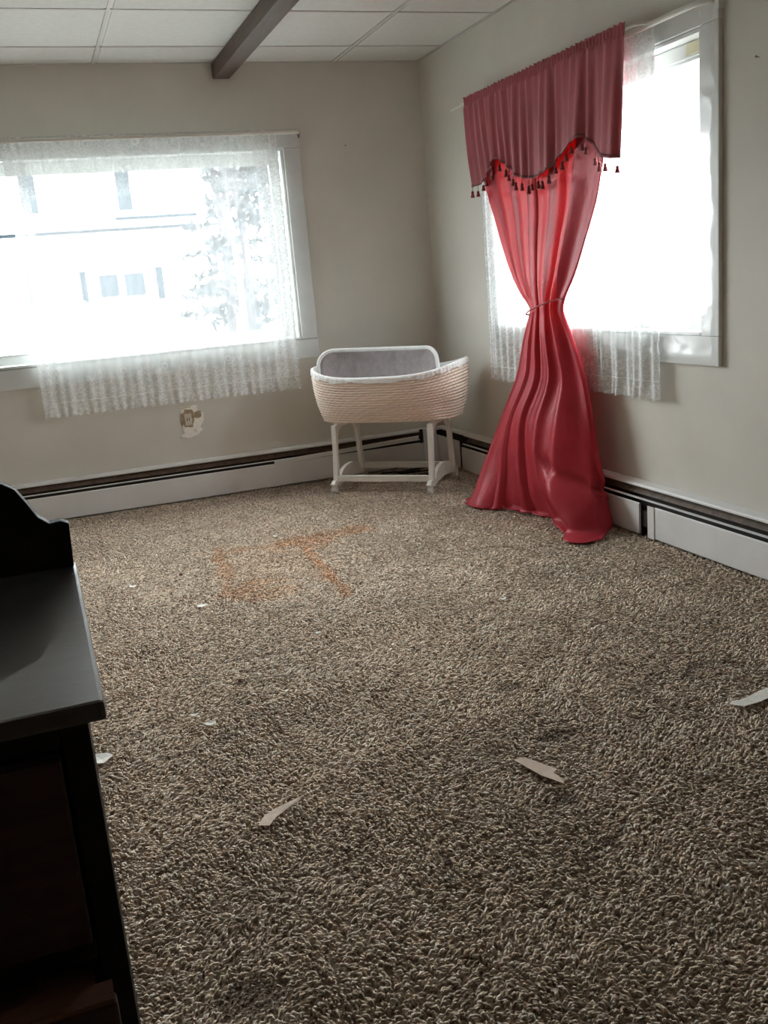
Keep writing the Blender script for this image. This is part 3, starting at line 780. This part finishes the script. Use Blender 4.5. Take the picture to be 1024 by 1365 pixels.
# ------------------------------------------------------------------ bassinet
def bassinet():
    root = tag(empty('bassinet', (-.896, -.432, 0), math.radians(-42.2)), 'cream wicker bassinet on a wheeled wooden stand in the corner', 'bassinet')
    S0, T0 = .315, .235
    def oval(a, b, th, e=3.1):
        c, s = math.cos(th), math.sin(th)
        return S0+a*math.copysign(abs(c)**(2/e), c), T0+b*math.copysign(abs(s)**(2/e), s)
    n = 120; zb = .392
    def rimz(s, t=0.0): return .640+.050*min(1.15, abs((s-S0)/.42))**3.4+.05*max(0, t-T0)
    def shell(inset, rows, ridge):
        G = []
        for i in range(rows+1):
            t = i/rows; row = []
            for k in range(n):
                th = 2*PI*k/n
                bul = math.sin(PI*t)*.012
                a = .392+.045*t**.8+bul-inset; b = .185+.055*t**.8+bul-inset
                if ridge:
                    w = .0040*(1 if (i % 2) else -1)+.0024*(1 if ((k+(i//2)) % 2) else -1)*(i % 2)
                    a += w; b += w
                s, tt = oval(a, b, th)
                z = zb+inset*.6+(rimz(s, tt)-zb-inset*.6)*t
                # a dent pressed into the right front end
                if math.cos(th) > .2 and math.sin(th) < .1:
                    dn = math.exp(-((th-1.80*PI)/.22)**2-((t-.28)/.2)**2)*.022
                    s -= dn*math.cos(th); tt -= dn*math.sin(th)
                row.append((s, tt, z))
            G.append(row)
        return G
    G = shell(0, 36, True)
    mb = MB().grid(G, closed=True); mb.f.append(tuple(range(n-1, -1, -1)))
    mb.build('basket', 'wicker', root, smooth=False)
    Gi = shell(.012, 14, False)
    mb = MB().grid(Gi, closed=True); mb.f.append(tuple(range(n-1, -1, -1)))
    mb.build('liner', 'liner', root, smooth=True)
    # mattress
    rows = [[(S0+(x-S0)*f, T0+(y-T0)*f, z) for (x, y, _) in Gi[1]] for f, z in ((.97, .412), (.98, .45), (.93, .462))]
    mb = MB().grid(rows, closed=True); mb.f.append(tuple(range(2*n, 3*n))); mb.f.append(tuple(range(n-1, -1, -1)))
    mb.build('mattress', 'liner', root, smooth=True)
    # gathered white rim trim hanging over the edge
    rim = []
    top = G[-1]
    for i, (o, dz) in enumerate(((-.016, -.012), (-.013, .003), (-.005, .0065), (.005, .004), (.008, -.005), (.0085, -.013), (.010, -.023))):
        row = []
        for k in range(n*2):
            k0 = k//2; f = (k % 2)/2
            x0, y0, z0 = top[k0]; x1, y1, z1 = top[(k0+1) % n]
            x, y, z = x0+(x1-x0)*f, y0+(y1-y0)*f, z0+(z1-z0)*f
            v = Vector((x-S0, (y-T0)*1.7, 0)).normalized()
            wv = .0022*math.sin(k*1.9)+.0016*math.sin(k*.83+1) if i > 2 else .001*math.sin(k*1.3)
            dzz = .005*math.sin(k*.37)+.003*math.sin(k*.91) if i > 4 else 0
            row.append((x+v.x*(o+wv), y+v.y*(o+wv), z+dz+dzz))
        rim.append(row)
    MB().grid(rim, closed=True).build('rim_trim', 'liner', root, smooth=True)
    # folded hood: arched wire panel leaning over the far-left side
    hood = []
    h0, h1, zt, zl = -.108, .598, .778, .60
    arch = []
    rr = .075
    arch.append((h0, zl))
    for k in range(9):
        a = PI-PI/2*k/8; arch.append((h0+rr+rr*math.cos(a), zt-rr+rr*math.sin(a)))
    for k in range(9):
        a = PI/2-PI/2*k/8; arch.append((h1-rr+rr*math.cos(a), zt-.012-rr+rr*math.sin(a)))
    arch.append((h1+.006, zl))
    def tpos(s, z): return T0+.105-.10*abs((s-.265)/.335)**2.5+.06*(z-.6)
    # fabric panel as strips between arch and base line
    pan = []
    m_ = 24
    for i in range(m_+1):
        s = h0+(h1-h0)*i/m_
        za = zt
        for (sa, zaa), (sb, zbb) in zip(arch[:-1], arch[1:]):
            if sa <= s <= sb and sb > sa: za = zaa+(zbb-zaa)*(s-sa)/(sb-sa)
        if i == 0: za = zl+.08
        if i == m_: za = zl+.07
        pan.append([(s, tpos(s, zl+(za-zl)*j/8)-.006*math.sin(PI*j/8)*math.sin(i*2.1), zl+(za-zl)*j/8) for j in range(9)])
    hd = MB().grid(pan).build('hood_panel', 'hood_net', root, smooth=True, solid=.006)
    MB().tube([(s, tpos(s, z), z) for s, z in arch], .011, 8).build('hood_piping', 'liner', root, smooth=True)
    # --- stand
    tF, tB = .045, .415
    for s in (.020, .590):
        for (tb_, tt_) in ((tF, tF+.035), (tB, tB-.035)):
            mb = MB(); v = []
            for z, t, w in ((.055, tb_, .020), (.14, tb_+(tt_-tb_)*.3, .0145), (.25, tb_+(tt_-tb_)*.65, .013), (.378, tt_, .0165)):
                v += [(s-.014, t-w, z), (s+.014, t-w, z), (s+.014, t+w, z), (s-.014, t+w, z)]
            f = [(3, 2, 1, 0), (12, 13, 14, 15)]
            for i in range(3):
                for k in range(4): f.append((i*4+k, i*4+(k+1) % 4, (i+1)*4+(k+1) % 4, (i+1)*4+k))
            mb.add(v, f); mb.build('leg', 'stand', root, bevel=.004)
        # arched foot board
        poly = [(-.005, .045), (-.012, .060), (.010, .075)]
        for k in range(11):
            a = PI-PI*k/10; poly.append((.23+.145*math.cos(a), .075+.060*math.sin(a)))
        poly += [(.450, .075), (.472, .060), (.465, .045), (.40, .038), (.34, .052), (.23, .060), (.12, .052), (.06, .038)]
        v = []
        nn = len(poly)
        mb = MB(); mb.prism(poly, 0, s-.011, s+.011); mb.build('foot_board', 'stand', root)
        # gusset and top bearer
        gp = [(tF+.020, .384), (tB-.020, .384), (tB-.030, .352), (tB-.085, .330), (.30, .352), (.16, .352), (tF+.085, .330), (tF+.030, .352)]
        gp = [(tF+.050, .384), (tB-.050, .384), (tB-.050, .310), (tB-.075, .345), (tB-.12, .362), (tF+.12, .362), (tF+.075, .345), (tF+.050, .310)]
        MB().prism(gp, 0, s-.009, s+.009).build('end_brace', 'stand', root)
        for tc in (.012, .448):
            cs = MB()
            cs.prism([(tc-.014, .034), (tc+.014, .034), (tc+.012, .046), (tc-.012, .046)], 0, s-.012, s+.012)
            ca = cs.build('caster', 'caster', root, bevel=.002)
            w = MB()
            pr = [(.006, -.013), (.019, -.012), (.021, -.006), (.021, .006), (.019, .012), (.006, .013)]
            vv = []; ff = []; nn2 = 16
            for rr2, xx in pr:
                for k in range(nn2): vv.append((s+xx, tc+rr2*math.cos(2*PI*k/nn2), .0225+rr2*math.sin(2*PI*k/nn2)))
            for i in range(len(pr)-1):
                for k in range(nn2): ff.append((i*nn2+k, i*nn2+(k+1) % nn2, (i+1)*nn2+(k+1) % nn2, (i+1)*nn2+k))
            ff.append(tuple(range(nn2-1, -1, -1))); ff.append(tuple(range((len(pr)-1)*nn2, len(pr)*nn2)))
            w.add(vv, ff); w.build('wheel', 'caster', ca, smooth=False)
            # foot lever of the caster brake
            MB().box(s-.016, s+.016, tc+(-.030 if tc < .2 else .012), tc+(-.012 if tc < .2 else .030), .052, .060).build('brake_lever', 'caster', ca, bevel=.002)
    MB().box(.035, .575, tF-.012, tF+.012, .066, .100).build('front_rail', 'stand', root, bevel=.003)
    MB().box(.035, .575, tB-.012, tB+.012, .066, .100).build('back_rail', 'stand', root, bevel=.003)
    for t in (tF+.075, tB-.075):
        MB().box(.010, .600, t-.016, t+.016, .3845, .3915).build('bed_slat', 'stand', root)
bassinet()

# black cable looped on the carpet behind the bassinet
pts = []
for k in range(70):
    a = k/69*2*PI*1.75
    pts.append((-.30+.13*math.cos(a)*(1-.10*math.sin(a*.5)), -.245+.055*math.sin(a)*(1+.1*math.cos(a)), .018+.0045*k/69*3+.03*max(0, math.sin(a))*(k > 30)))
pts += [(-.42, -.20, .022), (-.50, -.17, .02)]
tag(MB().tube(pts, .0045, 7).build('black_cable', 'dark_rubber', smooth=True), 'black cable coiled on the carpet in the corner behind the bassinet', 'cable')
def scrap_mesh(name, poly, z, th, mat, curl=0.0, label='', cat='', group=None):
    cx = sum(p[0] for p in poly)/len(poly); cy = sum(p[1] for p in poly)/len(poly)
    mx = max(math.hypot(p[0]-cx, p[1]-cy) for p in poly)
    n = len(poly); v = []
    for dz in (0, th):
        for p in poly:
            v.append((p[0]-cx, p[1]-cy, dz+curl*(math.hypot(p[0]-cx, p[1]-cy)/mx)**2))
        v.append((0, 0, dz))
    f = []
    c0, c1 = n, 2*n+1
    for i in range(n):
        j = (i+1) % n
        f += [(c0, j, i), (c1, n+1+i, n+1+j), (i, j, n+1+j, n+1+i)]
    o = MB().add(v, f).build(name, mat, loc=(cx, cy, z))
    return tag(o, label, cat, group)
ZP = .0145
scrap_mesh('dark_sheet', [(-.47, -.40), (-.38, -.50), (-.27, -.44), (-.25, -.35), (-.38, -.33)], ZP, .003, 'dark_rubber', .004,  # flat dark piece on the floor, material left open
           'dark flat piece on the carpet under the bassinet', 'plastic scrap')

# ------------------------------------------------------------------ wall details
def wall_patch():
    root = tag(empty('broken_outlet', (-1.57, 0, .46)), 'broken wall outlet with torn plaster below the lace curtain', 'outlet')
    def rag(cx, cz, rx, rz, n, seed, y0, y1, nm, mt):
        R_ = random.Random(seed); poly = []
        for k in range(n):
            a = 2*PI*k/n; q = R_.uniform(.78, 1.15)
            c, s = math.cos(a), math.sin(a)
            poly.append((cx+rx*q*math.copysign(abs(c)**.6, c), cz+rz*q*math.copysign(abs(s)**.6, s)))
        return MB().prism(poly, 1, y0, y1).build(nm, mt, root)
    rag(.015, -.005, .062, .085, 22, 2, -.0030, -.0002, 'torn_edge', 'paper')
    rag(-.005, .010, .036, .050, 18, 5, -.0075, -.0032, 'socket_hole', 'plaster_torn')
    rag(.052, .030, .020, .022, 12, 6, -.0060, -.0032, 'plaster_chip', 'plaster_torn')
    MB().box(-.050, .018, -.012, -.0076, .074, .082).build('plate_rim', 'socket', root, bevel=.001)
    MB().box(-.026, .014, -.014, -.0078, -.026, .040).build('socket_plate', 'socket', root, bevel=.003)
    MB().box(-.013, -.009, -.0150, -.0142, -.002, .016).box(-.001, .003, -.0150, -.0142, -.002, .016).build('socket_slot', 'heater_in', root)
    rag(-.030, -.080, .026, .012, 12, 9, -.011, -.0032, 'torn_flap', 'paper')
    rag(.050, -.058, .020, .010, 12, 12, -.010, -.0032, 'torn_flap', 'paper')
wall_patch()
for (x, y, z, s, lab) in ((-.0005, -2.798, 1.746, 1, 'small dark nail in the wall right of the right window'),):
    mb = MB(); mb.tube([(0, 0, 0), (-.010, 0, .002)], .0018, 6).tube([(-.010, 0, .002), (-.012, 0, .0022)], .004, 8)
    tag(mb.build('nail', 'bracket', loc=(x, y, z)), lab, 'nail')
mb = MB(); mb.tube([(0, 0, 0), (0, -.010, .002)], .0016, 6).tube([(0, -.010, .002), (0, -.012, .0022)], .0035, 8)
tag(mb.build('nail', 'bracket', loc=(-.49, -.0005, 1.905)), 'tiny nail in the back wall right of the left window', 'nail')

# ------------------------------------------------------------------ dresser
def dresser():
    x1, x0 = -2.357, -3.42; yf, yb = -4.758, -4.335; zt = .85
    root = tag(empty('dresser', ((x0+x1)/2, (yf+yb)/2, 0)), 'dark wooden dresser with a scrolled backboard at the left edge', 'dresser'); L0 = -Vector(root.location)
    def B(nm, mt, *a, bevel=.002, parent=root):
        return MB().box(*a).build(nm, mt, parent, bevel=bevel, loc=L0 if parent is root else (0, 0, 0))
    B('top', 'dresser_top', x0-.015, x1+.015, yf-.015, yb+.015, zt-.017, zt, bevel=.004)
    B('side_panel', 'dresser', x1-.018, x1, yf+.02, yb, .02, zt-.018)
    B('side_panel', 'dresser', x0, x0+.018, yf+.02, yb, .02, zt-.018)
    B('back_panel', 'dresser', x0+.019, x1-.019, yb-.010, yb, .03, zt-.018)
    B('front_stile', 'dresser', x1-.022, x1, yf, yf+.0195, .0, zt-.018)
    B('front_stile', 'dresser', x0, x0+.022, yf, yf+.0195, .0, zt-.018)
    dz = [(.640, .808), (.440, .612), (.236, .412), (.075, .208)]
    for z in (.811, .615, .415, .211, .04):
        B('rail', 'dresser', x0+.023, x1-.023, yf+.002, yf+.0195, z, z+.020)
    for i, (a, b_) in enumerate(dz):
        out = (.0, .042, .0, .0)[i]
        w0, w1 = x0+.025, x1-.025+(.012 if i == 1 else 0)
        mb = MB().box(w0, w1, yf-.014-out, yf+.0015-out, a, b_)
        d = mb.build('drawer', 'drawer', root, bevel=.003, loc=L0)
        if i == 1: MB().box(w0+.002, w1-.002, yf-.0135-out, yf+.0105-out, b_+.0003, b_+.0045).build('drawer_edge', 'drawer_edge', d)  # added pale strip that makes the pulled-out drawer's top edge look lit
        MB().box(w0+.01, w1-.016, yf+.0115-out, yb-.04, a+.01, b_-.012).build('drawer_box', 'drawer_edge', d)
        for kx in (w0+.22, w1-.22):
            mb = MB(); prf = [(.006, 0), (.006, .012), (.014, .018), (.016, .024), (.010, .029)]
            vv = []; ff = []; n = 12; zc = (a+b_)/2
            for r_, dd in prf:
                for k in range(n): vv.append((kx+r_*math.cos(2*PI*k/n), yf-.0145-out-dd, zc+r_*math.sin(2*PI*k/n)))
            for q in range(len(prf)-1):
                for k in range(n): ff.append((q*n+k, q*n+(k+1) % n, (q+1)*n+(k+1) % n, (q+1)*n+k))
            ff.append(tuple(range((len(prf)-1)*n, len(prf)*n)))
            mb.add(vv, ff).build('knob', 'knob', d, smooth=True)
    # scrolled backboard
    prof = [(-2.345, zt+.0005), (-2.343, .903), (-2.352, .9075), (-2.365, .9065), (-2.376, .916), (-2.386, .935), (-2.396, .952), (-2.411, .962), (-2.44, .970), (-2.52, .980), (-2.62, .992), (-2.75, 1.0), (-2.89, 1.004)]
    mir = [(2*(-2.8885)-x, z) for x, z in reversed(prof[:-1])]
    MB().prism(prof+mir, 1, yb-.008, yb+.013).build('backboard', 'dresser', root, bevel=.0015, loc=L0)
dresser()

# ------------------------------------------------------------------ litter on the carpet
scrap_mesh('card_scrap', [(-1.433, -3.640), (-1.404, -3.640), (-1.372, -3.700), (-1.362, -3.722), (-1.378, -3.733), (-1.375, -3.752), (-1.383, -3.792), (-1.408, -3.730)], ZP, .0015, 'cardboard', .004,
           'tan card strip lying slanted on the carpet, right of centre', 'card scrap', 'card and paper scraps')
scrap_mesh('card_scrap', [(-2.052, -3.630), (-2.030, -3.640), (-2.010, -3.612), (-1.985, -3.592), (-1.945, -3.570), (-1.930, -3.556), (-1.955, -3.560), (-2.000, -3.572), (-2.030, -3.592)], ZP, .0015, 'cardboard', .005,
           'curved tan card sliver on the carpet near the dresser', 'card scrap', 'card and paper scraps')
scrap_mesh('paper_scrap', [(-.815, -3.650), (-.795, -3.636), (-.772, -3.640), (-.735, -3.632), (-.70, -3.622), (-.64, -3.618), (-.645, -3.648), (-.69, -3.664), (-.74, -3.672), (-.79, -3.675)], ZP, .0012, 'paper', .004,
           'torn white paper strip at the right edge of the carpet', 'paper scrap', 'card and paper scraps')
scrap_mesh('paper_scrap', [(-2.38, -3.14), (-2.345, -3.155), (-2.318, -3.118), (-2.33, -3.098), (-2.37, -3.09)], ZP, .0012, 'paper', .006,
           'white paper scrap half hidden beside the dresser', 'paper scrap', 'card and paper scraps')
bits = [(-1.901, -2.029, .016, 'paper', 'white paper fleck in front of the rust stain, to its left'),
        (-2.114, -1.611, .013, 'paper', 'white paper fleck left of the rust stain near the heater'),
        (-1.411, -1.193, .011, 'paper', 'white fleck at the far edge of the rust stain'),
        (-2.054, -3.06, .011, 'paper', 'cream fleck on the carpet right of the dresser top'),
        (-2.085, -2.98, .008, 'paper', 'small yellowish fleck on the carpet right of the dresser top'),
        (-.921, -2.593, .010, 'paper', 'white fleck on open carpet in front of the red drape'),
        (-1.33, -3.602, .008, 'paper', 'white crumb just beyond the slanted tan card strip'),
        (-1.225, -4.212, .010, 'paper', 'white crumb at the lower right of the carpet'),
        (-1.31, -4.246, .009, 'liner', 'grey lint ball beside the white crumb, lower right'),
        (-1.91, -1.562, .012, 'brown_bit', 'dark brown crumb left of the rust stain'),
        (-1.737, -3.941, .013, 'brown_bit', 'reddish brown crumb low in the middle of the carpet'),
        (-1.92, -2.81, .011, 'brown_bit', 'dark crumb beside the thin white stick'),
        (-1.60, -2.55, .008, 'paper', 'tiny white fleck in the middle of the carpet')]
for i, (x, y, r_, mt, lab) in enumerate(bits):
    R_ = random.Random(50+i); n = 8; poly = []
    if mt == 'brown_bit' or 'crumb' in lab or 'lint' in lab:
        bm = bmesh.new(); bmesh.ops.create_icosphere(bm, subdivisions=2, radius=r_*.62)
        for v in bm.verts: v.co *= R_.uniform(.75, 1.25); v.co.z *= .75
        me = bpy.data.meshes.new('crumb'); bm.to_mesh(me); bm.free(); me.materials.append(M[mt])
        o = bpy.data.objects.new('crumb' if 'lint' not in lab else 'lint_ball', me); C.objects.link(o); o.location = (x, y, ZP+r_*.25)
        tag(o, lab, 'crumb', 'bits of litter on the carpet')
    else:
        for k in range(n):
            a = 2*PI*k/n; q = r_*R_.uniform(.6, 1.3); poly.append((x+q*1.3*math.cos(a), y+q*math.sin(a)))
        scrap_mesh('paper_fleck', poly, ZP, .0012, mt, .005, lab, 'paper fleck', 'bits of litter on the carpet')
root = tag(empty('glass_beads', (-1.083, -3.907, ZP)), 'two tiny clear beads glinting on the carpet, right side', 'beads')
for dx in (-.006, .008):
    MB().lathe([(.0008, .000), (.0035, .002), (.0045, .005), (.0035, .008), (.0008, .0095)], (dx, 0, 0), 10).build('bead', 'shiny', root, smooth=True)
tag(MB().tube([(-1.885, -2.807, ZP+.002), (-1.83, -2.83, ZP+.004), (-1.788, -2.85, ZP+.003)], .0026, 6).tube([(-1.80, -2.846, ZP+.004), (-1.785, -2.852, ZP+.004)], .0045, 7).build('white_stick', 'string', smooth=True),
    'thin white stick lying on the carpet, mid left', 'stick')
pts = [(-2.215+.085*k/14, -3.862-.055*k/14-.022*math.sin(PI*k/14), ZP+.001+.002*math.sin(k)) for k in range(15)]
tag(MB().tube(pts, .0010, 5).build('loose_thread', 'string', smooth=True), 'pale loose thread curled on the carpet, lower left', 'thread')
pts = [(-1.458+.02*k/6, -4.098-.034*k/6, ZP+.002+.001*math.sin(k)) for k in range(7)]
tag(MB().tube(pts, .0011, 5).build('loose_thread', 'string', smooth=True), 'short pale thread on the carpet, lower right', 'thread')

# ------------------------------------------------------------------ outside: ground, neighbour's house, trees
GZ = -0.7
struct(MB().box(-60, 80, .6, 90, GZ-.2, GZ).box(.6, 80, -40, .6, GZ-.2, GZ).build('ground', 'ground'))
def house():
    root = tag(empty('neighbour_house', (-3, 31, GZ)), 'white house with shuttered windows seen through the left window', 'house'); L0 = -Vector(root.location)
    def B(nm, mt, *a, bevel=0, parent=root):
        return MB().box(*a).build(nm, mt, parent, bevel=bevel, loc=L0 if parent is root else (0, 0, 0))
    B('wall', 'siding', -10, 3.44, 28, 36, GZ, 6.6)
    B('lower_wing', 'siding', 3.4405, 3.95, 28.3, 33, GZ, .62)
    B('trim_band', 'house_glass', -10, 3.46, 27.93, 27.995, 3.36, 3.46)
    B('eave', 'siding', -10.2, 3.6, 27.6, 27.925, 3.47, 3.60)
    B('roof_line_board', 'shutter', .9, 3.55, 27.90, 27.99, 3.70, 3.80)  # dark board along the lower roof line
    MB().prism([(27.4, 6.55), (36.6, 6.55), (32, 9.4)], 0, -10.5, 3.9).build('roof', 'roofing', root, loc=L0)
    for (xa, xb, za, zb_) in ((.10, .70, 1.30, 2.02), (.91, 1.55, 1.28, 2.01)):
        w = B('window', 'siding', xa-.06, xb+.06, 27.95, 27.998, za-.06, zb_+.06)
        MB().box(xa, xb, 27.93, 27.948, za, zb_).build('pane', 'house_glass', w)
    for (xa, xb, za, zb_) in ((-.49, -.30, 1.17, 2.18), (1.94, 2.17, 1.11, 2.15), (-2.12, -2.0, 1.18, 2.19)):
        B('shutter', 'shutter', xa, xb, 27.94, 27.995, za, zb_)
    for (xa, xb, za, zb_) in ((-1.90, -1.42, 4.04, 5.7), (1.05, 1.50, 4.0, 5.6)):
        w = B('window', 'siding', xa-.06, xb+.06, 27.95, 27.998, za-.06, zb_+.06)
        MB().box(xa, xb, 27.93, 27.948, za, zb_).build('pane', 'house_glass', w)
house()
def tree(name, x, y, h, w, seed, label, bare=False, group=None, nb=44):
    root = tag(empty(name, (x, y, GZ)), label, 'tree', group); R_ = random.Random(seed)
    MB().tube([(0, 0, 0), (.05*w, 0, h*.4), (-.03*w, .02, h*.75), (0, 0, h)], [.05*h*.35, .04*h*.35, .02*h*.35, .004], 8).build('trunk', 'bark', root, smooth=True)
    br = MB(); fo = MB()
    for k in range(nb):
        t = R_.uniform(.12, .97); a = R_.uniform(0, 2*PI); ln = w*(1.05-t)*R_.uniform(.6, 1.0)+.1
        p0 = Vector((0, 0, h*t)); p1 = p0+Vector((math.cos(a)*ln*.6, math.sin(a)*ln*.6, (.35 if bare else .02)*ln)); p2 = p0+Vector((math.cos(a)*ln, math.sin(a)*ln, (.8 if bare else -.12)*ln))
        br.tube([p0, p1, p2], [.018*h*.3, .010*h*.3, .003], 5)
        nn = 5 if bare else 26
        for j in range(nn):
            q = p0.lerp(p2, R_.uniform(.2, 1.0)); d = Vector((R_.uniform(-1, 1), R_.uniform(-1, 1), R_.uniform(-.7, .7))).normalized()*R_.uniform(.12, .34)
            if bare: br.tube([q, q+d*1.5], [.008, .002], 4)
            else:
                s = d.cross(Vector((0, 0, 1))).normalized()*.07
                fo.add([q-s, q+s, q+d+s*.3, q+d-s*.3, q+d*.5+Vector((0, 0, .05))], [(0, 1, 4), (1, 2, 4), (2, 3, 4), (3, 0, 4)])
    br.build('branches', 'bark', root)
    if not bare: fo.build('foliage', 'needle', root)['kind'] = 'stuff'
tree('evergreen_tree', 2.35, 16.0, 6.6, 1.5, 1, 'grey-green evergreen nearest the right side of the left window', group='trees outside')
tree('evergreen_tree', 3.65, 18.5, 6.0, 1.3, 2, 'evergreen half hidden by the window frame, left window', group='trees outside')
tree('evergreen_tree', 2.9, 21.0, 7.5, 1.7, 12, 'taller evergreen standing behind the others beside the white house', group='trees outside')
tree('bare_tree', 1.75, 14.0, 4.6, .8, 3, 'thin bare tree beside the white house outside', True, 'trees outside')
tree('bare_shrub', 14.0, 15.6, 1.55, .9, 5, 'bare pale shrub outside, low in the right window', True, 'trees outside', nb=26)
tree('evergreen_tree', 40.0, 44.0, 3.6, 1.6, 6, 'small distant tree on the horizon in the right window', group='trees outside')
